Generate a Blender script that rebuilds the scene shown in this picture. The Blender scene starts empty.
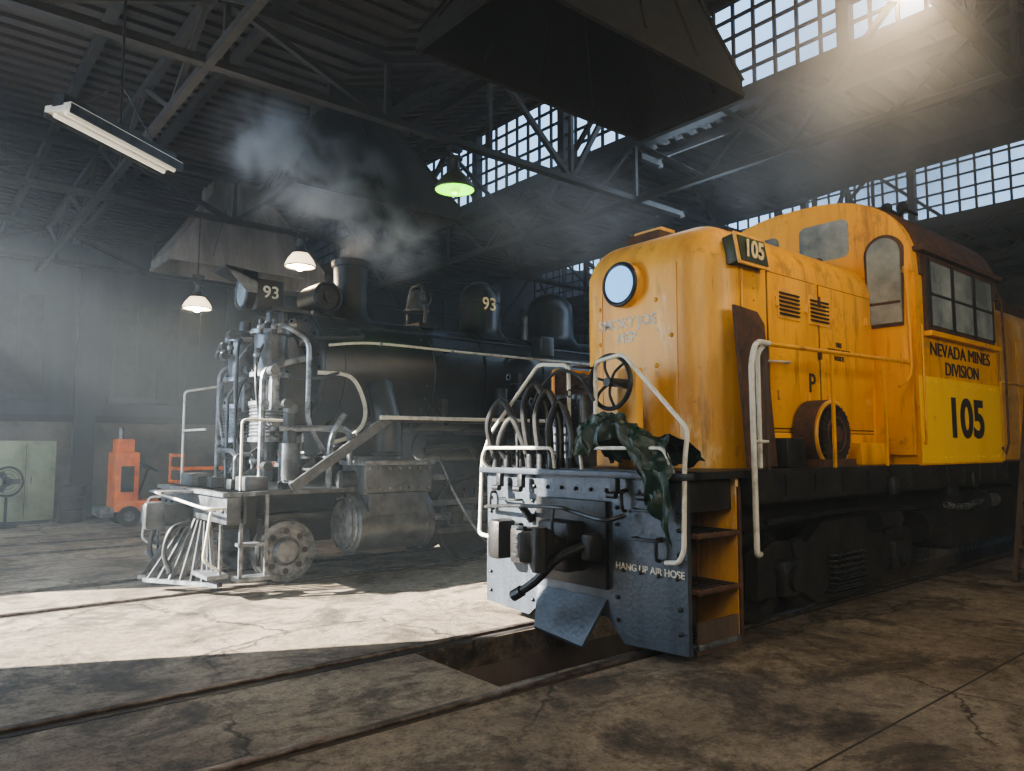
import bpy, bmesh, math, random
from mathutils import Vector, Matrix, noise
random.seed(5)
C=bpy.context
V=Vector
# ------------------------------------------------------------ materials
def newmat(name):
    m=bpy.data.materials.new(name); m.use_nodes=True
    nt=m.node_tree; return m,nt,nt.nodes['Principled BSDF']
def mat(name,c1,c2=None,scale=3,rough=.6,metal=0,bump=.15,streak=False,lo=.4,hi=.65,rvar=.15,spec=.5,chip=None):
    m,nt,b=newmat(name); N=nt.nodes; L=nt.links
    if c2 is None: c2=tuple(x*.55 for x in c1)
    tc=N.new('ShaderNodeTexCoord'); mp=N.new('ShaderNodeMapping')
    L.new(tc.outputs['Object'],mp.inputs[0])
    if streak: mp.inputs['Scale'].default_value=(1,1,.12)
    n=N.new('ShaderNodeTexNoise'); n.inputs['Scale'].default_value=scale; n.inputs['Detail'].default_value=9; n.inputs['Roughness'].default_value=.65
    L.new(mp.outputs[0],n.inputs['Vector'])
    r=N.new('ShaderNodeValToRGB'); r.color_ramp.elements[0].position=lo; r.color_ramp.elements[1].position=hi
    r.color_ramp.elements[0].color=(*c1,1); r.color_ramp.elements[1].color=(*c2,1)
    L.new(n.outputs['Fac'],r.inputs[0]); out=r.outputs[0]
    n2=N.new('ShaderNodeTexNoise'); n2.inputs['Scale'].default_value=scale*7; n2.inputs['Detail'].default_value=6
    L.new(tc.outputs['Object'],n2.inputs['Vector'])
    chips=[] if not chip else (chip if isinstance(chip,list) else [chip])
    for i,ch in enumerate(chips):   # blotchy worn patches / grime / streaks
        n3=N.new('ShaderNodeTexNoise'); n3.inputs['Scale'].default_value=ch[1]; n3.inputs['Detail'].default_value=12; n3.inputs['Roughness'].default_value=.78
        mp3=N.new('ShaderNodeMapping'); mp3.inputs['Location'].default_value=(i*7.3,i*3.1,i*5)
        if len(ch)>4: mp3.inputs['Scale'].default_value=(1,1,ch[4])
        L.new(tc.outputs['Object'],mp3.inputs[0]); L.new(mp3.outputs[0],n3.inputs['Vector'])
        r3=N.new('ShaderNodeValToRGB'); r3.color_ramp.elements[0].position=ch[2]; r3.color_ramp.elements[1].position=ch[2]+.09
        r3.color_ramp.elements[0].color=(0,0,0,1); r3.color_ramp.elements[1].color=(ch[3],)*3+(1,)
        L.new(n3.outputs['Fac'],r3.inputs[0])
        mx=N.new('ShaderNodeMix'); mx.data_type='RGBA'; mx.inputs[7].default_value=(*ch[0],1)
        L.new(r3.outputs[0],mx.inputs[0]); L.new(out,mx.inputs[6]); out=mx.outputs[2]
    L.new(out,b.inputs['Base Color'])
    mr=N.new('ShaderNodeMapRange'); mr.inputs['To Min'].default_value=rough-rvar; mr.inputs['To Max'].default_value=min(1,rough+rvar)
    L.new(n2.outputs['Fac'],mr.inputs[0]); L.new(mr.outputs[0],b.inputs['Roughness'])
    b.inputs['Metallic'].default_value=metal
    b.inputs['Specular IOR Level'].default_value=spec
    if bump:
        bp=N.new('ShaderNodeBump'); bp.inputs['Strength'].default_value=bump; bp.inputs['Distance'].default_value=.02
        L.new(n2.outputs['Fac'],bp.inputs['Height']); L.new(bp.outputs[0],b.inputs['Normal'])
    return m
def emis(name,c,s):
    m,nt,b=newmat(name); b.inputs['Base Color'].default_value=(*c,1)
    b.inputs['Emission Color'].default_value=(*c,1); b.inputs['Emission Strength'].default_value=s; return m
def concrete():
    m,nt,b=newmat('concrete_floor'); N=nt.nodes; L=nt.links
    tc=N.new('ShaderNodeTexCoord')
    def noise_(s,d=10,r=.6,dist=0):
        n=N.new('ShaderNodeTexNoise'); n.inputs['Scale'].default_value=s; n.inputs['Detail'].default_value=d; n.inputs['Roughness'].default_value=r; n.inputs['Distortion'].default_value=dist
        L.new(tc.outputs['Object'],n.inputs['Vector']); return n
    def ramp(src,stops):
        r=N.new('ShaderNodeValToRGB'); e=r.color_ramp.elements
        while len(e)<len(stops): e.new(.5)
        for i,(p,c) in enumerate(stops): e[i].position=p; e[i].color=(*c,1)
        L.new(src,r.inputs[0]); return r
    def mul(a,bb,f):
        m1=N.new('ShaderNodeMix'); m1.data_type='RGBA'; m1.blend_type='MULTIPLY'; m1.inputs[0].default_value=f
        L.new(a,m1.inputs[6]); L.new(bb,m1.inputs[7]); return m1.outputs[2]
    big=noise_(.6,8,.65,.5)
    r1=ramp(big.outputs['Fac'],[(.3,(.20,.155,.115)),(.5,(.37,.30,.225)),(.72,(.54,.45,.34))])
    st=noise_(1.1,12,.78,.5)
    r2=ramp(st.outputs['Fac'],[(.38,(.12,.11,.11)),(.46,(.50,.48,.46)),(.51,(1,1,1))])
    fine=noise_(7,14,.88)
    r3=ramp(fine.outputs['Fac'],[(.38,(.22,.20,.19)),(.49,(.85,.85,.85)),(.58,(1.2,1.17,1.12))])
    speck=noise_(38,8,.8)
    r5=ramp(speck.outputs['Fac'],[(.38,(.35,.33,.32)),(.49,(1,1,1))])
    c=mul(mul(mul(r1.outputs[0],r2.outputs[0],.85),r3.outputs[0],.85),r5.outputs[0],.75)
    dn=noise_(1.8,9,.72)
    mx=N.new('ShaderNodeMix'); mx.data_type='VECTOR'; mx.inputs[0].default_value=.33
    L.new(tc.outputs['Object'],mx.inputs[4]); L.new(dn.outputs['Color'],mx.inputs[5])
    vo=N.new('ShaderNodeTexVoronoi'); vo.feature='DISTANCE_TO_EDGE'; vo.inputs['Scale'].default_value=.55
    L.new(mx.outputs[1],vo.inputs['Vector'])
    r4=ramp(vo.outputs['Distance'],[(.0,(.15,.13,.12)),(.008,(1,1,1))])
    mask=noise_(.45,3,.5); rm=ramp(mask.outputs['Fac'],[(.42,(0,0,0)),(.5,(1,1,1))])
    m3=N.new('ShaderNodeMix'); m3.data_type='RGBA'; m3.inputs[6].default_value=(1,1,1,1)
    L.new(rm.outputs[0],m3.inputs[0]); L.new(r4.outputs[0],m3.inputs[7])
    c=mul(c,m3.outputs[2],.9)
    L.new(c,b.inputs['Base Color'])
    mr=N.new('ShaderNodeMapRange'); mr.inputs['To Min'].default_value=.4; mr.inputs['To Max'].default_value=.95
    L.new(st.outputs['Fac'],mr.inputs[0]); L.new(mr.outputs[0],b.inputs['Roughness'])
    ad=N.new('ShaderNodeMath'); ad.operation='ADD'; ad2=N.new('ShaderNodeMath'); ad2.operation='ADD'
    L.new(m3.outputs[2],ad.inputs[0]); L.new(fine.outputs['Fac'],ad.inputs[1])
    L.new(ad.outputs[0],ad2.inputs[0]); L.new(st.outputs['Fac'],ad2.inputs[1])
    bp=N.new('ShaderNodeBump'); bp.inputs['Strength'].default_value=1.0; bp.inputs['Distance'].default_value=.06
    L.new(ad2.outputs[0],bp.inputs['Height']); L.new(bp.outputs[0],b.inputs['Normal'])
    return m
GR=(.15,.09,.035)
M=dict(
 floor=concrete(),
 orange=mat('orange_paint',(.78,.385,.025),(.56,.24,.018),2.2,.42,0,.05,True,.42,.75,chip=[(GR,1.8,.55,.6),((.26,.12,.03),5,.54,.7,.1),((.10,.06,.03),7,.63,.8),((.80,.55,.22),9,.66,.5)]),
 orange_f=mat('worn_orange_paint',(.80,.43,.07),(.48,.22,.05),3.0,.42,0,.1,True,.42,.72,chip=[((.82,.64,.38),2.0,.55,.75,.4),((.20,.10,.04),4,.59,.85),((.12,.07,.04),6,.57,.6,.1)]),
 yellow=mat('yellow_paint',(.88,.55,.05),(.72,.40,.03),2.5,.4,0,.05,True,.5,.85,chip=(GR,3,.60,.6)),
 black=mat('black_steel',(.014,.014,.016),(.035,.032,.03),4,.48,.3,.2),
 boiler=mat('boiler_jacket',(.009,.010,.012),(.026,.027,.030),3,.34,.15,0,rvar=.06),
 grey=mat('grey_worn_steel',(.06,.072,.092),(.022,.027,.036),3.5,.45,.3,.25,True,.4,.7,chip=[((.02,.02,.02),5,.55,.8),((.20,.20,.20),7,.66,.6)]),
 silver=mat('dusty_silver_metal',(.27,.29,.32),(.05,.055,.062),6,.36,.6,.2),
 cyl=mat('cylinder_grey_metal',(.12,.13,.145),(.04,.042,.045),4,.38,.5,.15),
 dsteel=mat('dark_grey_metal',(.05,.055,.06),(.018,.018,.02),5,.42,.6,.2),
 white=mat('cream_rail_paint',(.60,.59,.53),(.25,.22,.18),7,.45,0,.05,False,.5,.75),
 rust=mat('rusty_steel',(.12,.055,.03),(.04,.025,.02),6,.75,.3,.3),
 railst=mat('rail_steel',(.07,.05,.042),(.20,.175,.16),8,.4,.6,.2),
 railb=mat('rail_bed_stain',(.07,.052,.042),(.03,.025,.022),8,.8,0,.3),
 wood=mat('old_timber',(.10,.062,.042),(.035,.025,.02),4,.8,0,.3,True),
 glass=mat('dark_window_glass',(.13,.16,.18),(.34,.38,.39),1.3,.10,0,0,rvar=.05,spec=.8),
 wall=mat('brick_wall_paint',(.16,.12,.10),(.06,.05,.044),.9,.85,0,.3),
 wallu=mat('panel_wall',(.045,.045,.052),(.016,.016,.02),.6,.8,0,.2,True),
 ceil=mat('roof_deck',(.034,.026,.022),(.014,.012,.011),1,.7,.1,.15),
 steel=mat('truss_steel',(.018,.016,.017),(.035,.031,.028),3,.6,.3,.2),
 jack=mat('smoke_jack_sheet',(.009,.008,.008),(.005,.005,.005),1.2,.85,.1,.3,True,spec=.2),
 jackm=mat('sooty_grey_sheet',(.030,.028,.026),(.010,.010,.010),1.5,.7,.3,.3,True),
 jackl=mat('weathered_sheet',(.19,.17,.155),(.08,.07,.06),1.5,.8,.1,.3,True),
 green=mat('green_tarp',(.010,.036,.022),(.003,.010,.008),5,.42,0,.3),
 gcab=mat('green_cabinet_paint',(.28,.34,.2),(.16,.2,.13),2,.6,0,.1),
 oeq=mat('orange_equipment_paint',(.95,.21,.015),(.6,.12,.015),3,.45,0,.05),
 rubber=mat('rubber_hose',(.012,.012,.014),(.03,.03,.03),9,.42,0,.1),
 txtw=mat('white_lettering',(.7,.68,.6),(.35,.3,.25),30,.6,0,0),
 txtk=mat('black_lettering',(.015,.012,.008),(.04,.025,.01),20,.6,0,0),
 txty=mat('gold_lettering',(.75,.62,.35),(.5,.4,.2),20,.5,0,0),
 ngreen=mat('number_board_paint',(.04,.05,.02),(.02,.025,.015),5,.5,0,.05),
 lampin=mat('white_enamel',(.8,.78,.7),(.6,.58,.5),4,.3,0,0),
 bulb=emis('lamp_bulb',(1,.80,.50),40),
 shadeg=emis('lit_opal_glass_shade',(1,.80,.52),2.2),
 gbulb=emis('green_lamp_glow',(.42,1,.02),1.3),
 tubeoff=emis('fluorescent_tube',(1,.93,.78),.3),
 headl=emis('headlight_lens',(.22,.52,.95),.9),
 gravel=mat('yard_ground',(.35,.30,.24),(.2,.17,.14),2,.95,0,.2),
)
# ------------------------------------------------------------ builder
class G:
    def __init__(s,name): s.name=name; s.bm=bmesh.new(); s.mats=[]
    def mi(s,m):
        m=M[m] if isinstance(m,str) else m
        if m not in s.mats: s.mats.append(m)
        return s.mats.index(m)
    def add(s,vs,fs,m,smooth=True):
        i=s.mi(m); bv=[s.bm.verts.new(v) for v in vs]
        for f in fs:
            try:
                F=s.bm.faces.new([bv[k] for k in f]); F.material_index=i; F.smooth=smooth
            except ValueError: pass
    def merge(s,t,m):
        t.verts.index_update()
        s.add([v.co.copy() for v in t.verts],[[v.index for v in f.verts] for f in t.faces],m); t.free()
    def box(s,c,d,m,rot=None,bev=0,seg=2):
        t=bmesh.new(); bmesh.ops.create_cube(t,size=1)
        for v in t.verts: v.co=V((v.co.x*d[0],v.co.y*d[1],v.co.z*d[2]))
        if bev: bmesh.ops.bevel(t,geom=t.edges[:],offset=bev,segments=seg,profile=.5,affect='EDGES')
        mt=Matrix.Translation(V(c))
        if rot is not None: mt=mt@(rot.to_4x4() if isinstance(rot,Matrix) else (Matrix.Rotation(rot[2],4,'Z')@Matrix.Rotation(rot[1],4,'Y')@Matrix.Rotation(rot[0],4,'X')))
        bmesh.ops.transform(t,matrix=mt,verts=t.verts[:]); s.merge(t,m)
    def bb(s,a,b,m,bev=0):
        s.box([(a[i]+b[i])/2 for i in range(3)],[abs(b[i]-a[i]) for i in range(3)],m,bev=bev)
    def beam(s,p,q,w,h,m):
        p=V(p);q=V(q);d=q-p;L=d.length;x=d.normalized()
        up=V((0,0,1)) if abs(x.z)<.95 else V((0,1,0))
        y=up.cross(x).normalized();z=x.cross(y)
        R=Matrix((x,y,z)).transposed()
        s.box((p+q)/2,(L,w,h),m,rot=R)
    def lathe(s,o,ax,prof,m,seg=28,cap=True):
        o=V(o);ax=V(ax).normalized()
        u=ax.orthogonal().normalized();w=ax.cross(u)
        vs=[];fs=[]
        for d,r in prof:
            for k in range(seg):
                a=2*math.pi*k/seg; vs.append(o+ax*d+(u*math.cos(a)+w*math.sin(a))*max(r,.0005))
        for j in range(len(prof)-1):
            for k in range(seg):
                k2=(k+1)%seg; fs.append((j*seg+k,j*seg+k2,(j+1)*seg+k2,(j+1)*seg+k))
        if cap: fs.append(tuple(range(seg))[::-1]); n=len(prof)-1; fs.append(tuple(n*seg+k for k in range(seg)))
        s.add(vs,fs,m)
    def cyl(s,p,q,r,m,r2=None,seg=20):
        p=V(p);q=V(q); s.lathe(p,q-p,[(0,r),((q-p).length,r if r2 is None else r2)],m,seg)
    def tube(s,pts,r,m,seg=8,sm=6):
        P=[V(p) for p in pts]
        if sm>1 and len(P)>2:
            Q=[]
            for i in range(len(P)-1):
                a=P[max(i-1,0)];b=P[i];c=P[i+1];d=P[min(i+2,len(P)-1)]
                for k in range(sm):
                    t=k/sm; Q.append(.5*((2*b)+(c-a)*t+(2*a-5*b+4*c-d)*t*t+(3*b-a-3*c+d)*t**3))
            Q.append(P[-1]); P=Q
        vs=[];fs=[];nrm=None
        for i,p in enumerate(P):
            t=(P[min(i+1,len(P)-1)]-P[max(i-1,0)]).normalized()
            if nrm is None: nrm=t.orthogonal().normalized()
            nrm=(nrm-t*nrm.dot(t)).normalized(); w=t.cross(nrm)
            for k in range(seg):
                a=2*math.pi*k/seg; vs.append(p+(nrm*math.cos(a)+w*math.sin(a))*r)
        for j in range(len(P)-1):
            for k in range(seg):
                k2=(k+1)%seg; fs.append((j*seg+k,j*seg+k2,(j+1)*seg+k2,(j+1)*seg+k))
        fs.append(tuple(range(seg))[::-1]); fs.append(tuple((len(P)-1)*seg+k for k in range(seg)))
        s.add(vs,fs,m)
    def pipe(s,pts,r,m,seg=8):
        P=[V(p) for p in pts];Q=[P[0]]
        for i in range(1,len(P)-1):
            a=(P[i-1]-P[i]);b=(P[i+1]-P[i]);k=min(r*3.5,a.length*.45,b.length*.45)
            A=P[i]+a.normalized()*k;B=P[i]+b.normalized()*k
            for t in (0,.25,.5,.75,1): Q.append(A*(1-t)**2+P[i]*2*t*(1-t)+B*t*t)
        Q.append(P[-1]); s.tube(Q,r,m,seg,sm=1)
    def sph(s,c,r,m,sc=(1,1,1),seg=16):
        t=bmesh.new(); bmesh.ops.create_uvsphere(t,u_segments=seg,v_segments=seg//2+2,radius=r)
        for v in t.verts: v.co=V((v.co.x*sc[0]+c[0],v.co.y*sc[1]+c[1],v.co.z*sc[2]+c[2]))
        s.merge(t,m)
    def poly(s,pts,vec,m):
        n=len(pts);vec=V(vec);vs=[V(p) for p in pts]+[V(p)+vec for p in pts]
        fs=[tuple(range(n))[::-1],tuple(range(n,2*n))]+[(i,(i+1)%n,n+(i+1)%n,n+i) for i in range(n)]
        s.add(vs,fs,m)
    def ring(s,c,ax,R,r,m,seg=28,s2=8):
        ax=V(ax).normalized();u=ax.orthogonal().normalized();w=ax.cross(u);c=V(c);vs=[];fs=[]
        for i in range(seg):
            a=2*math.pi*i/seg;d=u*math.cos(a)+w*math.sin(a)
            for k in range(s2):
                b=2*math.pi*k/s2;vs.append(c+d*(R+r*math.cos(b))+ax*r*math.sin(b))
        for i in range(seg):
            for k in range(s2):
                i2=(i+1)%seg;k2=(k+1)%s2;fs.append((i*s2+k,i2*s2+k,i2*s2+k2,i*s2+k2))
        s.add(vs,fs,m)
    def text(s,body,loc,size,m,face='-Y',ext=.003,sx=1,bold=.012):
        cu=bpy.data.curves.new('t','FONT');cu.body=body;cu.size=size;cu.extrude=ext;cu.align_x='CENTER';cu.align_y='CENTER';cu.offset=size*bold
        ob=bpy.data.objects.new('t',cu);C.collection.objects.link(ob)
        C.view_layer.update();dg=C.evaluated_depsgraph_get();me=bpy.data.meshes.new_from_object(ob.evaluated_get(dg))
        R=Matrix.Rotation(math.pi/2,4,'X')
        if face=='-X': R=Matrix.Rotation(-math.pi/2,4,'Z')@R
        mt=Matrix.Translation(V(loc))@R@Matrix.Diagonal((sx,1,1,1))
        s.add([mt@v.co for v in me.vertices],[tuple(p.vertices) for p in me.polygons],m,False)
        bpy.data.objects.remove(ob);bpy.data.curves.remove(cu);bpy.data.meshes.remove(me)
    def done(s,parent=None):
        bmesh.ops.recalc_face_normals(s.bm,faces=s.bm.faces[:])
        me=bpy.data.meshes.new(s.name);s.bm.to_mesh(me);s.bm.free()
        for m in s.mats: me.materials.append(m)
        me.set_sharp_from_angle(angle=math.radians(35))
        ob=bpy.data.objects.new(s.name,me);C.collection.objects.link(ob)
        if parent: ob.parent=parent; ob.matrix_parent_inverse=Matrix.Translation(-parent.location)
        return ob
def empty(name,loc):
    e=bpy.data.objects.new(name,None);e.location=loc;e.empty_display_size=.3;C.collection.objects.link(e);return e

# ------------------------------------------------------------ building
X0,X1,Y0,Y1=-1.5,28,-7,22.5
YD=5.2; YS=10.65
g=G('floor')
def fl(x0,x1,y0,y1): g.bb((x0,y0,-.25),(x1,y1,0),'floor')
fl(X0,3.7,Y0,Y1);fl(3.7,X1,Y0,YD-.6);fl(3.7,X1,YD+.6,Y1)
g.bb((3.7,YD-.75,-1.5),(24,YD-.6,-.25),'wall');g.bb((3.7,YD+.6,-1.5),(24,YD+.75,-.25),'wall')
g.bb((3.55,YD-.75,-1.5),(3.7,YD+.75,-.25),'wall');g.bb((3.55,YD-.75,-1.6),(24,YD+.75,-1.5),'black')
for y in (2.3,13.1,18.4): g.bb((X0,y-.008,0),(X1,y+.008,.0025),'railb')
g.done()
g=G('ground');g.bb((-30,-15,-.3),(X0,35,-.02),'gravel');g.done()
for yc in (YD,YS,16.1,-.3):
    g=G('rail_track')
    for sgn in (-1,1):
        y=yc+sgn*.75
        g.bb((-12,y-.035,0),(26,y+.035,.03),'railst',bev=.008)
        g.bb((-12,y-.035-sgn*.07-.03,.0),(26,y-.035-sgn*.07+.03,.004),'black')
        g.bb((-12,y-.075,.0),(26,y+.075,.003),'railb')
    g.done()
g=G('wall_front')
DY0,DY1,DH=8.75,12.9,6.2
WY0,WY1=15.0,19.0  # high window added out of view so sunbeams cross the haze at left
g.bb((X0-.4,Y0,0),(X0,DY0,9.5),'wall');g.bb((X0-.4,DY0,DH),(X0,DY1,9.5),'wall')
g.bb((X0-.4,DY1,0),(X0,WY0,9.5),'wall');g.bb((X0-.4,WY0,0),(X0,WY1,5.2),'wall');g.bb((X0-.4,WY0,7.1),(X0,WY1,9.5),'wall');g.bb((X0-.4,WY1,0),(X0,Y1,9.5),'wall')
for k in range(5): g.bb((X0-.25,WY0+k*1.0-.05,5.2),(X0-.15,WY0+k*1.0+.05,7.1),'steel')
g.bb((X0-.25,WY0,6.1),(X0-.15,WY1,6.2),'steel')
g.done()
g=G('wall_back');g.bb((X1,Y0,0),(X1+.4,Y1,9.5),'wall');g.done()
g=G('wall_right');g.bb((X0,Y0-.4,0),(X1,Y0,9.5),'wall');g.done()
g=G('wall_left')
g.bb((X0,Y1,0),(X1,Y1+.4,2.6),'wall');g.bb((X0,Y1,2.6),(X1,Y1+.4,9.5),'wallu')
x=X0+1.2
while x<X1:
    g.bb((x,Y1-.22,0),(x+.5,Y1,7.4),'wallu');
    g.bb((x+.9,Y1-.06,3.2),(x+3.2,Y1,5.8),'black')
    for k in range(5): g.bb((x+.9+k*.56,Y1-.09,3.2),(x+.95+k*.56,Y1-.05,5.8),'wallu')
    g.bb((x+.8,Y1-.14,3.05),(x+3.3,Y1,3.2),'wallu')
    x+=3.9
g.bb((X0,Y1-.12,2.5),(X1,Y1,2.68),'steel')
g.done()
ZL,ZT=7.5,9.4
bays=[(5.0,10.3),(15.0,20.0)]
g=G('ceiling')
def flat(xa,xb,z=ZL):
    g.bb((xa,Y0-.4,z),(xb,Y1+.4,z+.12),'ceil')
    y=Y0
    while y<Y1: g.bb((xa,y,z-.06),(xb,y+.13,z),'ceil');y+=.3
    x=xa+.5
    while x<xb: g.bb((x,Y0,z-.24),(x+.1,Y1,z-.06),'steel');x+=1.6
def slope(xa,xb):
    g.beam((xa,(Y0+Y1)/2,ZL+.06),(xb+.3,(Y0+Y1)/2,ZT+.16),Y1-Y0+.8,.12,'ceil')
    y=Y0
    while y<Y1: g.beam((xa,y+.065,ZL-.03),(xb,y+.065,ZT-.03),.13,.07,'ceil');y+=.3
    for k in range(1,4):
        t=k/4;x=xa+(xb-xa)*t;z=ZL+(ZT-ZL)*t;g.bb((x,Y0,z-.26),(x+.1,Y1,z-.08),'steel')
flat(X0-.4,5.0);slope(5.0,10.3);flat(10.3,15.0);slope(15.0,20.0);flat(20.0,X1+.4)
g.done()
wn=0
for X in (10.3,20.0):
    y=Y0
    while y<Y1-.5:
        wn+=1;g=G('window_%d'%wn);y2=min(y+2.95,Y1)
        g.bb((X-.06,y,ZL-.15),(X+.06,y2,ZL+.16),'steel');g.bb((X-.06,y,ZT-.2),(X+.06,y2,ZT),'steel')
        g.bb((X-.09,y-.09,ZL),(X+.09,y+.09,ZT),'steel')
        k=y+.37
        while k<y2-.1:
            g.bb((X-.025,k-.024,ZL+.12),(X+.025,k+.024,ZT-.1),'steel');k+=.37
        for z in (7.95,8.25,8.6,8.92): g.bb((X-.025,y,z-.022),(X+.025,y2,z+.022),'steel')
        g.done();y+=2.95
ZB=6.35
def ang(g,p,q,w=.09): g.beam(p,q,w,w,'steel')
def roofz(x):
    for a,b in bays:
        if a<=x<=b: return ZL-.3+(ZT-ZL)*(x-a)/(b-a)
    return ZL-.3
for yt in (-3.3,2.7,8.7,14.7,20.7):
    g=G('roof_truss')
    g.beam((X0,yt,ZB),(X1,yt,ZB),.14,.09,'steel')
    for xa,xb in ((X0,5.0),(5.0,10.2),(10.3,15.0),(15.0,19.9),(20.0,X1)):
        za=ZL-.3;zb_=ZT-.3 if xa in (5.0,15.0) else ZL-.3
        g.beam((xa,yt,za),(xb,yt,zb_),.14,.11,'steel')
    xs=[X0,.6,2.8,5.0,6.8,8.55,10.2,12.6,15.0,16.7,18.4,19.9,22,24.5]
    for i,x in enumerate(xs):
        ang(g,(x,yt,ZB),(x,yt,roofz(x)),.07)
        if i<len(xs)-1:
            x2=xs[i+1]
            if i%2: ang(g,(x,yt,ZB),(x2,yt,roofz(x2)),.08)
            else: ang(g,(x,yt,roofz(x)),(x2,yt,ZB),.08)
    g.done()
for xt,tt in ((10.2,ZL-.05),(19.9,ZL-.05),(2.6,ZL-.3)):
    g=G('cross_truss')
    a,b=Y0+.1,Y1-.3
    g.beam((xt,a,ZB),(xt,b,ZB),.1,.1,'steel');g.beam((xt,a,tt-.05),(xt,b,tt-.05),.12,.12,'steel')
    y=-6.3;i=0
    while y<Y1-2:
        ang(g,(xt,y,ZB if i%2 else tt),(xt,y+1.5,tt if i%2 else ZB),.07)
        if xt>5 and i%4==0: ang(g,(xt-.05,y,ZB),(xt-.05,y+3,ZT-.2),.08)
        if xt>5 and i%4==2: ang(g,(xt-.05,y,ZT-.2),(xt-.05,y+3,ZB),.08)
        y+=1.5;i+=1
    g.done()
for yt in (-3.3,2.7,8.7,14.7,20.7):
    g=G('steel_column');x=21
    g.bb((x-.14,yt-.02,0),(x+.14,yt+.02,ZB),'steel');g.bb((x-.15,yt-.14,0),(x-.12,yt+.14,ZB),'steel');g.bb((x+.12,yt-.14,0),(x+.15,yt+.14,ZB),'steel');g.done()
def jack(xa,xb,ya,yb,z,txa,txb,tya,tyb,m,tz=7.15):
    g=G('smoke_jack')
    b=[(xa,ya),(xb,ya),(xb,yb),(xa,yb)];u=[(txa,tya),(txb,tya),(txb,tyb),(txa,tyb)]
    vs=[(p[0],p[1],z) for p in b]+[(p[0],p[1],z+.16) for p in b]+[(p[0],p[1],tz) for p in u]+[(p[0],p[1],ZL+.05) for p in u]
    fs=[]
    for L in range(3):
        for i in range(4): fs.append((L*4+i,L*4+(i+1)%4,L*4+4+(i+1)%4,L*4+4+i))
    g.add(vs,fs,m,False)
    for i in range(4):
        p=b[i];q=b[(i+1)%4];g.beam((*p,z),(*q,z),.05,.06,m)
        g.beam((p[0],p[1],z+.16),(u[i][0],u[i][1],tz),.04,.04,m)
        for k in (1,2,3):
            t=k/4;P_=V((*p,z+.16)).lerp(V((*q,z+.16)),t);U_=V((u[i][0],u[i][1],tz)).lerp(V((u[(i+1)%4][0],u[(i+1)%4][1],tz)),t);g.beam(P_,U_,.025,.03,m)
    g.done()
jack(3.75,7.05,4.45,5.95,5.75,4.6,6.2,4.7,5.7,'jack')
jack(4.25,7.2,10.0,11.3,5.7,4.9,6.0,10.3,11.0,'jackm')
jack(4.0,7.3,15.4,16.8,5.6,4.9,6.2,15.7,16.5,'jackl')
# ------------------------------------------------------------ diesel
P=empty('diesel_locomotive',(12,YD,0))
g=G('pilot');xp=5.1
pl=[(xp,3.85,.13),(xp,4.55,.10),(xp,4.75,.30),(xp,5.65,.30),(xp,5.85,.14),(xp,6.55,.18),(xp,6.55,1.6),(xp,3.85,1.6)]
g.poly(pl,(.05,0,0),'grey')
g.bb((5.02,3.8,1.57),(5.35,6.6,1.63),'grey',bev=.01)
g.add([(5.09,4.75,.46),(5.09,5.7,.46),(4.86,5.5,.12),(4.86,4.85,.06),(5.1,4.75,.44),(5.1,5.7,.44),(4.88,5.5,.09),(4.88,4.85,.03)],[(0,1,2,3),(4,7,6,5),(0,3,7,4),(1,5,6,2),(3,2,6,7),(0,4,5,1)],'grey')
for y in [3.95+i*.2 for i in range(13)]:
    for z in (.75,1.45): 
        if abs(y-5.2)>.35 or z>1: g.sph((5.09,y,z),.02,'dsteel',seg=8)
for z in (.3,.5,.95,1.15,1.3):
    for y in (3.93,6.47,4.62,5.78): g.sph((5.09,y,z),.02,'dsteel',seg=8)
g.bb((5.05,4.72,.55),(5.1,5.68,1.35),'black',bev=.01)
g.text('HANG UP AIR HOSE',(5.095,4.26,.78),.085,'txtw','-X',.002,bold=.02)
for y in (4.25,6.1):
    for z in (1.05,1.3): g.tube([(5.1,y-.14,z),(5.02,y-.13,z),(5.02,y+.13,z),(5.1,y+.14,z)],.013,'dsteel',sm=3)
for y,z in ((4.12,1.4),(4.12,1.0),(4.5,1.4),(6.4,1.3),(6.4,.9)):
    g.tube([(5.1,y,z+.06),(5.03,y,z+.05),(5.03,y,z-.1),(5.08,y,z-.12)],.016,'black',sm=3)
for y in (5.85,6.2,4.2,4.55):
    g.box((5.0,y,1.5),(.06,.07,.14),'dsteel',bev=.01); g.cyl((4.95,y-.05,1.42),(4.95,y+.05,1.42),.03,'dsteel')
g.done(P)
g=G('coupler')
g.box((5.0,5.2,.92),(.35,.42,.46),'black',bev=.03);g.box((4.82,5.2,.92),(.3,.2,.22),'black',bev=.04)
g.box((4.62,5.12,.93),(.22,.16,.34),'black',bev=.05);g.box((4.62,5.33,.93),(.17,.12,.26),'black',bev=.04)
g.cyl((4.56,5.08,.72),(4.56,5.08,1.12),.07,'black');g.box((4.52,5.2,.93),(.08,.16,.28),'black',rot=(0,0,.5),bev=.03)
g.tube([(5.02,4.45,1.25),(4.9,4.6,1.2),(4.9,5.0,1.25),(4.85,5.15,1.28),(4.9,5.9,1.25),(5.0,6.45,1.2)],.02,'dsteel')
g.cyl((4.8,5.2,1.0),(4.85,5.2,1.28),.015,'dsteel')
g.box((4.98,5.78,.86),(.2,.24,.36),'black',bev=.03);g.box((4.93,6.08,.9),(.26,.2,.4),'black',bev=.05)
for k in range(4): g.box((4.86,5.72,.78+k*.09),(.05,.18,.025),'dsteel')
g.box((4.9,4.75,.95),(.18,.12,.24),'black',bev=.03)
g.cyl((5.08,5.78,1.1),(4.95,5.78,1.25),.04,'dsteel')
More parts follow.
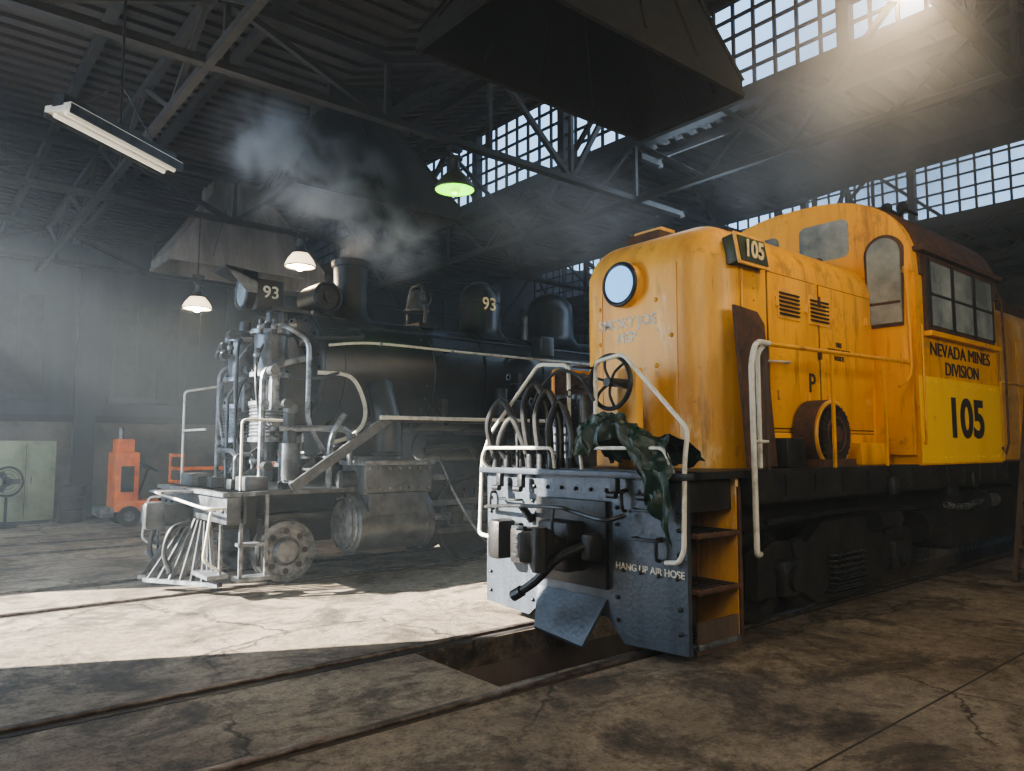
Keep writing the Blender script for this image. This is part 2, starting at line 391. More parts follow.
g.tube([(5.05,4.78,.9),(4.85,4.78,.96),(4.68,4.95,.85),(4.62,5.2,.62),(4.62,5.4,.5)],.04,'rubber',10)
g.tube([(4.62,5.4,.5),(4.6,5.5,.44)],.055,'dsteel',10,1)
g.done(P)
g=G('frame')
g.bb((5.15,3.85,1.3),(6.0,6.55,1.57),'black');g.bb((5.9,3.72,1.34),(20,6.68,1.60),'black')
g.bb((5.15,3.74,1.58),(20.3,6.66,1.64),'dsteel');g.bb((5.9,4.3,1.0),(20,6.1,1.35),'black')
g.bb((5.9,3.70,1.36),(20,3.73,1.62),'black')
for x in [6.4+.55*i for i in range(24)]: g.box((x,3.69,1.5),(.03,.02,.2),'black')
for x in (8.6,11.0): g.box((x,3.66,1.42),(.16,.08,.2),'dsteel',bev=.02)
g.done(P)
g=G('steps')
for ya,yb in ((3.78,4.35),(6.05,6.6)):
    for z in (.18,.62,1.08):
        g.bb((5.16,ya,z),(5.76,yb,z+.045),'silver' if z<.3 else 'rust',bev=.01)
        for k in range(6): g.bb((5.2+k*.09,ya+.02,z+.045),(5.22+k*.09,yb-.05,z+.055),'dsteel')
    g.bb((5.74,ya+.02,.18),(5.78,yb,1.58),'orange_f')
    if ya<5: g.bb((5.14,ya+.45,.18),(5.78,yb,1.58),'rust')
    else: g.bb((5.14,ya,.18),(5.78,ya+.1,1.58),'rust')
    g.bb((5.16,ya+.02,.14),(5.78,ya+.04,.40),'wood');g.bb((5.75,ya,.2),(5.79,ya+.03,1.5),'rust')
g.done(P)
def hood(g,xa,xb,ya,yb,za,zb,r,m,front=True):
    t=bmesh.new();bmesh.ops.create_cube(t,size=1)
    for v in t.verts: v.co=V(((xa+xb)/2+v.co.x*(xb-xa),(ya+yb)/2+v.co.y*(yb-ya),(za+zb)/2+v.co.z*(zb-za)))
    E=[]
    for e in t.edges:
        a,b=e.verts[0].co,e.verts[1].co;mx=(a+b)/2
        top=abs(mx.z-zb)<1e-4;fr=abs(mx.x-xa)<1e-4
        if top and abs(a.x-b.x)>.1: E.append(e)
        elif front and fr and (top or abs(a.z-b.z)>.1): E.append(e)
    bmesh.ops.bevel(t,geom=E,offset=r,segments=12,profile=.5,affect='EDGES');g.merge(t,m)
g=G('short_hood')
HX=6.1
hood(g,HX,9.55,4.2,6.2,1.63,4.2,.48,'orange')
fi=g.mi('orange_f')
for F in g.bm.faces:
    if F.calc_center_median().x<HX+.30: F.material_index=fi
g.bb((HX+.02,4.6,1.63),(HX+.1,5.8,1.85),'orange_f')
for y in (5.72,4.68): g.bb((HX-.008,y-.006,1.75),(HX+.02,y+.006,3.75),'orange')
g.bb((HX-.008,4.68,1.95),(HX+.02,5.72,1.962),'orange')
def panel(x0,x1,z0,z1,y=4.2,m='orange',t=.018):
    g.bb((x0-.012,y-.004,z0-.012),(x1+.012,y,z1+.012),'rust');g.bb((x0,y-t,z0),(x1,y,z1),m,bev=.006)
panel(7.0,8.0,2.05,3.70);panel(8.08,9.35,2.05,3.70);panel(7.0,8.0,1.72,2.0);panel(8.08,9.35,1.72,2.0)
for x in (7.15,7.75,8.2,9.2):
  for z in (2.4,3.4): g.box((x,4.175,z),(.05,.03,.1),'orange_f')
for z in (2.2,2.9,3.5): g.box((8.04,4.172,z),(.04,.03,.12),'rust')
for xa in (7.2,7.85):
    g.bb((xa-.03,4.172,3.23),(xa+.43,4.181,3.56),'orange_f')
    for k in range(6): g.box((xa+.2,4.17,3.28+k*.045),(.40,.03,.02),'rust',rot=(.5,0,0))
for k in range(16): g.sph((6.75,4.195,1.8+k*.13),.012,'orange_f',seg=6)
g.text('FIRE\nEXTINGUISHER\nINSIDE',(8.5,4.178,2.96),.08,'txtk')
g.text('P',(7.85,4.178,2.55),.30,'txtk')
g.tube([(6.62,4.19,2.72),(6.62,4.12,2.72),(7.3,4.12,2.75),(7.3,4.19,2.75)],.012,'white',sm=2)
g.box((6.75,5.5,4.25),(.4,.5,.16),'rust',bev=.03);g.bb((6.65,5.3,4.32),(6.9,5.7,4.38),'orange_f')
g.bb((8.0,4.75,4.18),(9.0,5.7,4.24),'orange')
for x in (6.9,8.9): g.ring((x,4.6,4.18),(1,0,0),.05,.012,'rust',12)
g.cyl((HX-.10,5.36,3.62),(HX+.1,5.36,3.62),.25,'orange_f',seg=32);g.ring((HX-.1,5.36,3.62),(1,0,0),.222,.028,'dsteel',32)
g.cyl((HX-.12,5.36,3.62),(HX-.08,5.36,3.62),.2,'headl',seg=32)
g.text('SMOKY JOE\nHEP',(HX-.004,5.36,3.12),.16,'txtw','-X',.002,bold=.02)
for y,z in ((4.75,3.0),(5.75,3.0),(5.75,3.4),(4.95,2.7),(4.95,3.4)): g.sph((HX,y,z),.025,'orange_f',seg=8)
g.tube([(HX+.5,4.22,3.9),(HX+.42,4.19,3.3),(HX+.42,4.19,1.9)],.012,'orange_f',sm=3)
g.done(P)
g=G('number_board')
g.box((6.62,4.20,3.84),(.52,.16,.30),'ngreen',rot=(-.18,0,0),bev=.015);
g.box((6.62,4.125,3.84),(.56,.02,.34),'orange_f',rot=(-.18,0,0))
g.box((6.62,4.115,3.84),(.49,.02,.27),'ngreen',rot=(-.18,0,0))
g.text('105',(6.62,4.09,3.84),.24,'txty',sx=1.0,bold=.03);g.done(P)
g=G('cab')
def sec(s=1.0,z0=1.63,add=0):
    pts=[];n=28
    for i in range(n+1):
        u=math.sin(math.pi/2*(-1+2*i/n))
        z=4.02+add+(1.08)*(max(0,1-abs(u)**2.5))**(1/2.5);pts.append((u*1.5*s,z))
    return [(-1.5*s,z0)]+pts+[(1.5*s,z0)]
g.poly([(9.5,YD+a,b) for a,b in sec()],(2.8,0,0),'orange')
g.poly([(9.62,YD+a,b) for a,b in sec(1.02,3.98,.03)],(2.75,0,0),'rust')
g.poly([(9.44,YD+a,b) for a,b in sec(1.0,4.0,.015)],(.1,0,0),'orange')
def win(pts,dv,m='glass',fm='rust',fs=.07):
    c=sum((V(p) for p in pts),V())/len(pts)
    out=[c+(V(p)-c)*1.0+((V(p)-c).normalized()*fs) for p in pts]
    g.poly(out,V(dv)*.6,fm);g.poly(pts,V(dv),m)
def rr(ya,yb,za,zb,x,r=.09,n=4):
    o=[]
    for cy,cz,a0 in ((yb-r,zb-r,0),(ya+r,zb-r,90),(ya+r,za+r,180),(yb-r,za+r,270)):
        for k in range(n+1):
            a=math.radians(a0+90*k/n);o.append((x,cy+r*math.cos(a),cz+r*math.sin(a)))
    return o
win(rr(4.46,5.14,4.33,4.84,9.5),(-.07,0,0),fs=.045);win(rr(5.45,6.05,4.36,4.8,9.5),(-.07,0,0),fs=.045)
g.bb((9.425,3.74,1.75),(9.5,4.24,4.30),'orange',bev=.01)
def arch(ya,yb,za,zb,x):
    r=(yb-ya)/2;o=[(x,ya,za),(x,yb,za)]
    for k in range(13):
        a=math.pi*k/12;o.append((x,(ya+yb)/2+r*math.cos(a),zb-r+r*math.sin(a)))
    return o
win(arch(3.82,4.22,3.38,4.46,9.44),(-.05,0,0),fs=.045)
win(arch(6.2,6.58,3.35,4.42,9.44),(-.05,0,0),fs=.045)
g.bb((9.38,3.83,3.62),(9.395,4.2,3.65),'rust')
g.bb((9.72,3.66,3.28),(12.1,3.71,4.25),'rust',bev=.01)
for xa,xb in ((9.8,10.5),(10.56,11.25),(11.31,12.0)):
    g.bb((xa,3.64,3.36),(xb,3.67,4.17),'glass');g.bb((xa-.03,3.63,3.33),(xa+.02,3.66,4.2),'black');g.bb((xb-.02,3.63,3.33),(xb+.03,3.66,4.2),'black')
    g.bb((xa,3.63,3.74),(xb,3.66,3.77),'black')
g.bb((9.7,3.60,3.22),(12.15,3.72,3.28),'orange')
g.bb((9.52,3.60,4.26),(12.35,3.72,4.32),'rust')
g.bb((9.5,3.69,1.65),(12.3,3.7,2.72),'yellow')
g.text('NEVADA MINES',(10.9,3.69,3.07),.24,'txtk',sx=1.25,bold=.0);g.text('DIVISION',(10.9,3.69,2.84),.24,'txtk',sx=1.2,bold=.0)
g.text('105',(10.95,3.685,2.2),.70,'txtk',sx=1.25,bold=.03)
for k in range(9): g.sph((9.48,3.76,1.9+k*.28),.014,'orange',seg=6)
for k in range(14): g.sph((9.62+.19*k,3.69,1.72),.012,'yellow',seg=6);g.sph((9.62+.19*k,3.69,2.66),.012,'yellow',seg=6)
g.tube([(9.42,3.80,4.0),(9.3,3.72,3.95),(9.3,3.7,3.0),(9.25,3.7,2.7),(9.0,3.72,2.55)],.02,'orange',sm=4)
g.tube([(9.5,3.64,3.3),(9.44,3.62,3.2),(9.44,3.62,2.0),(9.5,3.66,1.9)],.015,'orange',sm=3)
g.tube([(12.25,3.68,4.0),(12.25,3.6,3.95),(12.25,3.6,1.9),(12.25,3.68,1.85)],.016,'rust',sm=2)
g.cyl((10.2,4.1,4.7),(10.2,4.1,4.98),.03,'black')
for dy,dz in ((-.1,.0),(.1,.03)):
    g.lathe((10.45,4.1+dy,4.98+dz),(-1,0,0),[(0,.02),(.3,.025),(.4,.04),(.46,.08)],'dsteel',14)
g.done(P)
g=G('long_hood');hood(g,12.25,19.6,4.25,6.15,1.63,4.3,.35,'orange_f',False)
for k in range(8): g.bb((12.5+k*.85,4.23,1.9),(13.25+k*.85,4.25,3.7),'orange_f',bev=.005)
g.bb((13.2,4.7,4.28),(14.2,5.7,4.6),'rust',bev=.05);g.bb((15.2,4.5,4.28),(17.2,5.9,4.5),'rust',bev=.03)
g.done(P)
g=G('walkway_fittings')
g.poly([(6.25,3.98,1.66),(6.75,3.98,1.66),(6.78,4.1,3.10),(6.68,4.115,3.22),(6.28,4.12,3.25)],(0,.03,0),'rust')
cx,cz=7.75,1.98
g.lathe((cx,3.92,cz),(0,1,0),[(0,.36),(.02,.38),(.24,.38),(.25,.33)],'rust',32)
g.ring((cx,3.91,cz),(0,1,0),.355,.022,'orange_f',32)
g.cyl((cx,3.87,cz),(cx,3.91,cz),.31,'black')
for k in range(28):
    a=2*math.pi*k/28;g.box((cx+.25*math.cos(a),3.88,cz+.25*math.sin(a)),(.14,.03,.010),'rust',rot=(0,-a,0))
g.cyl((cx,3.84,cz),(cx,3.88,cz),.09,'rust');g.ring((cx,3.87,cz),(0,1,0),.19,.012,'rust',24)
g.bb((7.35,3.86,1.64),(8.15,4.18,1.72),'rust')
g.bb((8.5,3.95,1.64),(9.2,4.18,1.9),'orange',bev=.02)
g.box((7.0,4.02,1.79),(.35,.22,.3),'black',bev=.02)
g.done(P)
g=G('side_handrail')
g.pipe([(6.1,3.70,2.80),(9.3,3.72,2.86),(9.42,3.74,2.86)],.022,'orange')
g.pipe([(5.98,3.72,.90),(5.83,3.66,.90),(5.82,3.66,2.6),(5.9,3.66,2.8),(6.15,3.68,2.8)],.026,'white')
g.pipe([(6.12,3.72,2.78),(6.02,3.72,2.7),(6.02,3.72,1.66)],.022,'white')
for x in (6.15,7.4,8.6): g.box((x,3.72,2.22),(.05,.02,1.16),'orange' if x>6.5 else 'wood')
g.pipe([(5.84,3.68,1.9),(6.15,3.72,1.9)],.015,'white')
g.pipe([(12.4,3.72,1.65),(12.4,3.72,2.8),(19.5,3.72,2.8),(19.5,3.72,1.65)],.02,'orange_f')
g.pipe([(6.2,6.65,1.65),(6.2,6.65,2.8),(9.4,6.65,2.8)],.02,'orange')
g.done(P)
g=G('front_handrails')
for mirror in (0,1):
    f=(lambda p:(p[0],10.42-p[1],p[2])) if mirror else (lambda p:p)
    g.pipe([f(p) for p in [(5.25,5.03,1.9),(5.25,5.02,2.68),(5.2,4.62,2.72),(5.15,3.86,2.0),(5.06,3.83,1.72),(5.03,3.83,1.0),(5.0,3.86,.9),(5.03,4.02,.88)]],.021,'white',10)
    g.pipe([f(p) for p in [(5.05,5.02,1.64),(5.02,5.02,1.84),(4.98,3.98,1.84),(4.98,3.92,1.7),(5.08,3.95,1.60)]],.018,'white',10)
g.done(P)
g=G('mu_hoses')
for i,(y,yb2,h,xo) in enumerate(((6.42,6.12,2.35,0),(6.22,5.98,2.15,.0),(5.84,5.64,2.5,.02),(5.68,5.50,2.42,.05),(5.52,5.36,2.3,.08))):
    g.tube([(5.12,y,1.70),(5.03+xo,y+.03,h-.25),(5.08+xo,(y+yb2)/2,h),(5.16+xo,yb2,h-.3),(5.2,yb2-.03,1.64)],.036,'rubber',10)
    g.cyl((5.12,y,1.63),(5.12,y,1.78),.045,'dsteel');g.cyl((5.2,yb2-.03,1.63),(5.2,yb2-.03,1.74),.045,'dsteel')
for y in (6.05,): g.cyl((5.12,y,1.63),(5.12,y,2.0),.018,'dsteel')
g.box((5.42,5.5,2.02),(.22,.46,.74),'cyl',bev=.02);g.box((5.305,5.5,2.02),(.02,.38,.62),'grey')
for k in range(6): g.box((5.29,5.5,1.8+k*.09),(.02,.32,.02),'dsteel')
g.tube([(5.35,6.1,1.64),(5.3,6.0,2.3),(5.25,5.6,2.62),(5.2,5.2,2.55),(5.2,5.0,2.3)],.018,'dsteel')
for k in range(14):
    t=k/13;g.ring((5.2,6.3-1.25*t,2.62-.35*math.sin(math.pi*t)),(0 if k%2 else 1,0,0 if k%2==0 else 1),.035,.009,'dsteel',10,5)
g.done(P)
g=G('brake_wheel')
bc=V((5.5,5.06,2.50));ax=V((1,0,.0))
g.ring(bc,ax,.27,.024,'dsteel',32)
for k in range(6):
    a=2*math.pi*k/6+.3;d=V((0,math.cos(a),math.sin(a)));g.tube([bc+d*.03,bc+d*.14+V((-.04,0,0)),bc+d*.26],.015,'dsteel',6,3)
g.cyl(bc-ax*.05,bc+ax*.3,.045,'dsteel');g.box((5.8,5.06,2.15),(.12,.26,1.02),'orange_f',bev=.02)
g.done(P)
def truck(nm,xc):
    g=G(nm)
    for xw in (xc-1.25,xc+1.25):
        for s2 in (-1,1):
            y=YD+s2*.75
            g.lathe((xw,y-.07*s2,.53),(0,s2,0),[(0,.55),(.03,.55),(.035,.51),(.15,.50),(.16,.42),(.12,.38),(.12,.18),(.18,.15),(.2,.08)],'black',32)
        g.cyl((xw,YD-.9,.53),(xw,YD+.9,.53),.09,'black')
    for s2 in (-1,1):
        y=YD+s2*1.08
        g.poly([(xc-1.75,y-.07,.38),(xc-1.75,y-.07,.8),(xc-1.45,y-.07,.92),(xc-.8,y-.07,.86),(xc-.5,y-.07,1.05),(xc+.5,y-.07,1.05),(xc+.8,y-.07,.86),(xc+1.45,y-.07,.92),(xc+1.75,y-.07,.8),(xc+1.75,y-.07,.38),(xc+.95,y-.07,.38),(xc+.6,y-.07,.2),(xc-.6,y-.07,.2),(xc-.95,y-.07,.38)],(0,.14,0),'black')
        for xw in (xc-1.25,xc+1.25):
            g.box((xw,y+s2*.1,.55),(.36,.14,.36),'dsteel',bev=.04);g.cyl((xw,y+s2*.1,.55),(xw,y+s2*.22,.55),.12,'dsteel')
        for k in range(-2,3):
            for q in range(-3,4): g.ring((xc+k*.15,y+s2*.08,.5+.06*q),(0,0,1),.06,.018,'dsteel',12,6)
        for k in range(7): g.box((xc,y+s2*.1,.28+.035*k),(1.0-.1*k,.1,.02),'dsteel')
        g.box((xc+1.0,y+s2*.06,.66),(.18,.08,.5),'black',rot=(0,.25,0));g.box((xc-1.0,y+s2*.06,.66),(.18,.08,.5),'black',rot=(0,-.25,0))
        g.tube([(xc-1.7,y+s2*.14,1.12),(xc,y+s2*.16,1.16),(xc+1.7,y+s2*.14,1.1)],.025,'dsteel')
        g.cyl((xc+.55,y+s2*.15,1.0),(xc+1.1,y+s2*.15,1.0),.11,'black')
    g.bb((xc-1.6,YD-.6,.7),(xc+1.6,YD+.6,1.0),'black')
    g.done(P)
truck('front_truck',8.2);truck('rear_truck',17.0)
g=G('underbody')
g.box((12.6,YD,.85),(2.8,2.4,.85),'black',bev=.15)
for k in range(18): g.ring((10.3+.07*k,3.75,1.12-.05*math.sin(math.pi*k/17)),(0 if k%2 else 1,0,0 if k%2==0 else 1),.035,.009,'silver',8,5)
g.cyl((11.6,3.72,1.12),(11.9,3.72,1.12),.09,'silver');g.cyl((11.55,3.78,1.12),(11.6,3.78,1.12),.14,'dsteel')
g.cyl((10.4,4.2,.8),(11.1,4.2,.8),.2,'black');g.box((10.55,3.78,1.28),(.3,.1,.12),'dsteel',bev=.02)
g.done(P)
g=G('green_tarp');nu,nv=60,50;vs=[];fs=[]
for i in range(nu):
    for j in range(nv):
        u=i/(nu-1);v=j/(nv-1)
        y=5.05-1.15*u
        top=1.95+.26*math.sin(math.pi*min(1,u*1.3+.05))*(1-.5*u)
        if v<.45:
            x=5.45-.42*(v/.45);z=1.70+(top-1.70)*math.sin(math.pi/2*v/.45)
        else:
            w=(v-.45)/.55;x=5.02-.06*math.sin(math.pi*w);z=top-w*(.22+.62*u**3+.12*math.sin(9*u))
        nz=noise.noise(V((y*4,x*4,z*3)));nz2=noise.noise(V((y*11+3,x*9,z*4)));nz3=noise.noise(V((y*22,x*20,z*14)))
        x+=-.12*abs(nz)-.08*nz2-.03*nz3;z+=.10*noise.noise(V((y*6,v*5,2)))+.04*nz3;y+=.07*nz2
        vs.append((x,y,z))
for i in range(nu-1):
    for j in range(nv-1): fs.append((i*nv+j,(i+1)*nv+j,(i+1)*nv+j+1,i*nv+j+1))
g.add(vs,fs,'green');g.done(P)
# ------------------------------------------------------------ steam locomotive
S=empty('steam_locomotive',(9,YS,0))
g=G('boiler');zb=3.0
g.lathe((4.62,YS,zb),(1,0,0),[(0,.80),(.02,.86),(.08,.88),(1.9,.88),(1.95,.90),(1.98,.90),(2.0,.87),(4.5,.88),(7.6,1.0),(9.4,1.05)],'boiler',48)
for x in (5.0,6.55,7.6,8.9,10.2,11.5): g.ring((x,YS,zb),(1,0,0),.885+(0 if x<9.2 else .05*(x-9)),.012,'cyl' if x==6.55 else 'dsteel',48,6)
g.ring((4.66,YS,zb),(1,0,0),.86,.035,'dsteel',48,8)
for k in range(28):
    a=2*math.pi*k/28;g.sph((4.6,YS+.8*math.cos(a),zb+.8*math.sin(a)),.025,'dsteel',seg=8)
    g.sph((6.4,YS+.89*math.cos(a),zb+.89*math.sin(a)),.018,'cyl',seg=6)
g.cyl((4.5,YS,zb),(4.62,YS,zb),.62,'dsteel',seg=36);g.cyl((4.44,YS,zb),(4.5,YS,zb),.55,'black',seg=36)
for k in range(8):
    a=2*math.pi*k/8+.2;g.box((4.48,YS+.64*math.cos(a),zb+.64*math.sin(a)),(.08,.08,.08),'silver')
g.box((5.6,YS,2.05),(1.3,.9,.7),'black',bev=.05)
g.bb((9.2,YS-.9,1.2),(13.2,YS+.9,2.9),'boiler')
g.done(S)
g=G('smokestack')
g.lathe((5.5,YS,3.78),(0,0,1),[(0,.46),(.06,.36),(.16,.28),(.3,.255),(.92,.27),(.93,.30),(1.02,.31),(1.04,.29),(1.04,.22)],'black',32,False);g.cyl((5.5,YS,4.5),(5.5,YS,4.55),.24,'black')
g.done(S)
g=G('domes')
g.lathe((8.11,YS,3.72),(0,0,1),[(0,.60),(.12,.46),(.25,.38),(.75,.375),(.92,.35),(1.04,.27),(1.12,.14),(1.15,0)],'boiler',36)
g.lathe((9.85,YS,3.75),(0,0,1),[(0,.68),(.12,.54),(.25,.47),(.72,.465),(.9,.42),(1.03,.30),(1.1,.14),(1.12,0)],'boiler',36)
g.ring((8.11,YS,4.44),(0,0,1),.38,.015,'dsteel',36,6)
g.text('93',(8.03,YS-.385,4.38),.32,'txty')
g.cyl((9.2,YS,3.8),(9.2,YS,4.35),.06,'cyl');g.cyl((9.0,YS-.2,3.8),(9.0,YS-.2,4.2),.04,'cyl')
g.done(S)
g=G('bell')
bx=6.75
g.lathe((bx,YS,4.52),(0,0,-1),[(0,.03),(.03,.10),(.12,.13),(.28,.16),(.36,.22),(.38,.22)],'cyl',24)
for s2 in (-1,1): g.tube([(bx,YS+s2*.26,3.85),(bx,YS+s2*.27,4.3),(bx,YS+s2*.14,4.58),(bx,YS,4.6)],.035,'black')
g.box((bx,YS,3.88),(.3,.66,.08),'black');g.ring((bx,YS-.28,4.35),(0,1,0),.1,.02,'dsteel')
g.done(S)
g=G('headlight')
hx=4.1;hz=4.08
g.box((hx,YS,hz-.02),(.42,.5,.46),'black',bev=.04);g.text('93',(hx+.0,YS-.262,hz),.25,'txtw')
g.cyl((hx-.32,YS,hz),(hx-.18,YS,hz),.24,'black',seg=28);g.ring((hx-.33,YS,hz),(1,0,0),.22,.03,'dsteel');g.cyl((hx-.34,YS,hz),(hx-.3,YS,hz),.2,'glass')
g.poly([(hx-.2,YS-.26,hz+.14),(hx-.2,YS-.26,hz+.28),(hx-.66,YS-.26,hz+.32),(hx-.66,YS-.26,hz+.29)],(0,.52,0),'dsteel')
g.poly([(hx-.2,YS-.26,hz+.28),(hx-.66,YS-.26,hz+.30),(hx-.35,YS-.26,hz-.02),(hx-.2,YS-.26,hz-.02)],(0,.015,0),'cyl')
g.box((hx+.3,YS,hz-.22),(.6,.6,.05),'dsteel');g.box((hx+.25,YS,hz-.38),(.06,.4,.3),'dsteel')
g.cyl((4.95,YS-.35,4.12),(4.95,YS+.25,4.12),.24,'black',seg=24);g.ring((4.95,YS-.36,4.12),(0,1,0),.2,.03,'dsteel');g.cyl((4.95,YS-.42,4.12),(4.95,YS-.35,4.12),.08,'dsteel')
g.box((4.95,YS,3.88),(.3,.4,.12),'black')
g.done(S)
g=G('air_compressors')
for yc in (YS-.52,YS+.52):
    x=4.02
    for (z0,z1,r) in ((2.85,3.45,.23),(2.45,2.85,.10),(1.95,2.45,.26),(1.65,1.95,.12)):
        g.cyl((x,yc,z0),(x,yc,z1),r,'cyl' if r>.2 else 'dsteel',seg=24)
    for z in (3.45,2.85,2.45,1.95):
        g.cyl((x,yc,z-.03),(x,yc,z+.03),.285,'silver',seg=24)
        for k in range(8): a=k*math.pi/4;g.cyl((x+.25*math.cos(a),yc+.25*math.sin(a),z+.03),(x+.25*math.cos(a),yc+.25*math.sin(a),z+.065),.02,'dsteel',seg=6)
    for k in range(9): g.ring((x,yc,2.02+k*.047),(0,0,1),.265,.012,'silver',24,5)
    g.lathe((x,yc,3.48),(0,0,1),[(0,.2),(.08,.18),(.12,.09),(.26,.08),(.28,.03)],'dsteel',16)
    g.box((x+.3,yc,2.6),(.3,.34,.9),'black')
    g.box((x-.05,yc-.26,2.6),(.12,.12,.5),'silver',bev=.02)
g.cyl((4.1,YS-1.05,1.3),(4.1,YS-1.05,1.9),.14,'cyl',seg=20);g.cyl((4.1,YS-1.05,1.9),(4.1,YS-1.05,2.3),.09,'dsteel')
g.sph((4.1,YS-1.05,2.36),.1,'cyl')
g.done(S)
g=G('piping')
pp=[
 [(4.0,9.85,3.5),(4.0,9.6,3.5),(4.3,9.5,3.3),(4.3,9.5,2.2),(4.6,9.5,1.7)],
 [(3.68,10.5,1.3),(3.68,10.5,3.2),(3.75,10.6,3.4),(4.0,11.1,3.4)],
 [(3.75,9.7,1.3),(3.75,9.7,2.9),(4.4,9.65,3.1)],
 [(3.7,10.9,1.3),(3.7,10.9,2.6),(3.8,10.65,2.8),(4.4,10.6,2.8)],
 [(3.8,11.6,1.3),(3.8,11.6,3.0),(4.3,11.5,3.3)],
 [(4.1,9.7,2.8),(4.5,9.55,2.8),(4.8,9.6,2.9)],
 [(3.95,9.6,2.1),(4.35,9.45,2.1),(4.9,9.42,2.1),(4.9,9.42,1.6)],
 [(3.7,9.95,1.75),(3.5,9.95,1.75),(3.5,9.95,1.3)],
 [(3.66,10.3,1.3),(3.66,10.3,1.7),(3.6,10.4,1.8),(3.6,11.0,1.8),(3.9,11.2,1.9)],
 [(4.4,9.6,3.35),(5.2,9.6,3.45),(5.2,9.75,3.55)],
 [(4.55,9.35,1.3),(4.55,9.3,2.0),(4.75,9.3,2.3)],
]
for i,p in enumerate(pp): g.pipe(p,[.035,.022,.045,.025][i%4],['silver','dsteel','silver','cyl'][i%4])
for i in range(34):
    y=9.55+random.random()*2.1;z=1.5+random.random()*2.0;x=3.68+random.random()*.35
    if i%2: g.sph((x,y,z),.055,'silver',seg=8);g.cyl((x,y,z-.1),(x,y,z+.1),.035,'dsteel',seg=8)
    else: g.cyl((x,y,z),(x,y-.14,z),.065,'dsteel' if i%4 else 'cyl',seg=12)
for i in range(4):
    y=9.7+random.random()*1.8;z=1.4+random.random()*.6
    g.tube([(3.8,y,z),(3.7,y+.2*random.random(),z+.7),(3.8,y+.2,z+1.2),(4.0,y+.1,z+1.5)],.02,'silver' if i%2 else 'black')
g.pipe([(3.4,9.45,1.3),(3.4,9.45,2.2),(3.95,9.5,2.2)],.018,'white');g.pipe([(3.4,11.95,1.25),(3.4,11.95,2.7),(3.9,11.9,2.8)],.018,'white')
g.pipe([(3.4,11.95,2.1),(3.4,10.9,2.1)],.018,'white')
g.tube([(4.55,9.75,2.9),(4.95,9.55,2.85),(5.15,9.5,2.5),(5.15,9.5,2.2),(4.95,9.5,2.0),(4.6,9.45,1.9)],.03,'white',10)
g.tube([(4.7,9.72,3.3),(5.4,9.66,3.38),(7,9.66,3.38),(9,9.62,3.38),(12,9.55,3.38)],.020,'white')
for x in (5.5,6.8,8.1,9.4,10.7): g.cyl((x,9.66,3.38),(x,9.88,3.38),.02,'dsteel');g.sph((x,9.66,3.38),.035,'silver',seg=8)
g.tube([(4.8,9.9,3.55),(5.6,9.86,3.62),(8,9.86,3.62),(12,9.8,3.6)],.022,'dsteel')
g.done(S)
g=G('pilot_and_frame')
g.bb((3.15,9.2,.90),(3.4,12.1,1.24),'cyl',bev=.015);g.bb((3.2,9.25,1.24),(4.9,12.05,1.29),'cyl')
g.bb((3.1,9.2,1.24),(3.5,12.1,1.29),'silver')
g.bb((3.4,YS-.55,.75),(13,YS-.42,1.25),'black');g.bb((3.4,YS+.42,.75),(13,YS+.55,1.25),'black')
for y in [9.3+.31*i for i in range(10)]: g.sph((3.14,y,1.06),.025,'dsteel',seg=8)
g.box((2.98,YS,.95),(.4,.3,.3),'dsteel',bev=.03);g.box((2.68,YS-.08,.95),(.26,.16,.36),'cyl',bev=.05);g.box((2.68,YS+.16,.95),(.2,.12,.28),'cyl',bev=.04)
g.bb((2.7,YS-.3,1.24),(3.2,YS+.3,1.27),'silver')
for s2 in (-1,1):
    for k in range(7):
        y=YS+s2*(.16+.15*k);g.beam((3.12,YS+s2*(.14+.13*k),.9),(2.62+.09*k,y,.14),.045,.055,'cyl')
    g.beam((2.6,YS+s2*.1,.14),(3.2,YS+s2*1.15,.14),.1,.05,'silver')
    g.bb((2.95,YS+s2*1.15-.28,.26),(3.2,YS+s2*1.15+.28,.31),'silver')
    g.bb((3.1,YS+s2*1.15-.25,.3),(3.13,YS+s2*1.15-.2,.9),'silver');g.bb((3.1,YS+s2*1.15+.2,.3),(3.13,YS+s2*1.15+.25,.9),'silver')
    g.pipe([(3.15,YS+s2*1.4,1.1),(2.98,YS+s2*1.42,1.1),(2.9,YS+s2*1.42,.5),(3.1,YS+s2*1.4,.35)],.018,'white')
g.tube([(3.1,9.2,1.1),(2.9,9.3,1.12),(2.85,10.3,1.18),(2.7,10.6,1.25)],.018,'white')
for y in (YS-.35,YS+.35): g.tube([(3.1,y,.85),(2.85,y,.8),(2.75,y,.5),(2.8,y-.1,.25)],.032,'rubber')
g.bb((3.3,9.16,.2),(3.7,9.4,.25),'silver')
for x in (3.32,3.64): g.bb((x,9.2,.2),(x+.04,9.24,1.25),'silver')
g.bb((3.32,9.19,.62),(3.68,9.36,.66),'silver')
g.box((3.6,9.6,1.38),(.3,.4,.18),'cyl',bev=.02);g.box((3.45,11.4,1.38),(.3,.5,.18),'cyl',bev=.02)
for y in (9.9,10.7,11.2): g.box((3.5,y,1.36),(.2,.18,.14),'dsteel',bev=.02)
g.done(S)
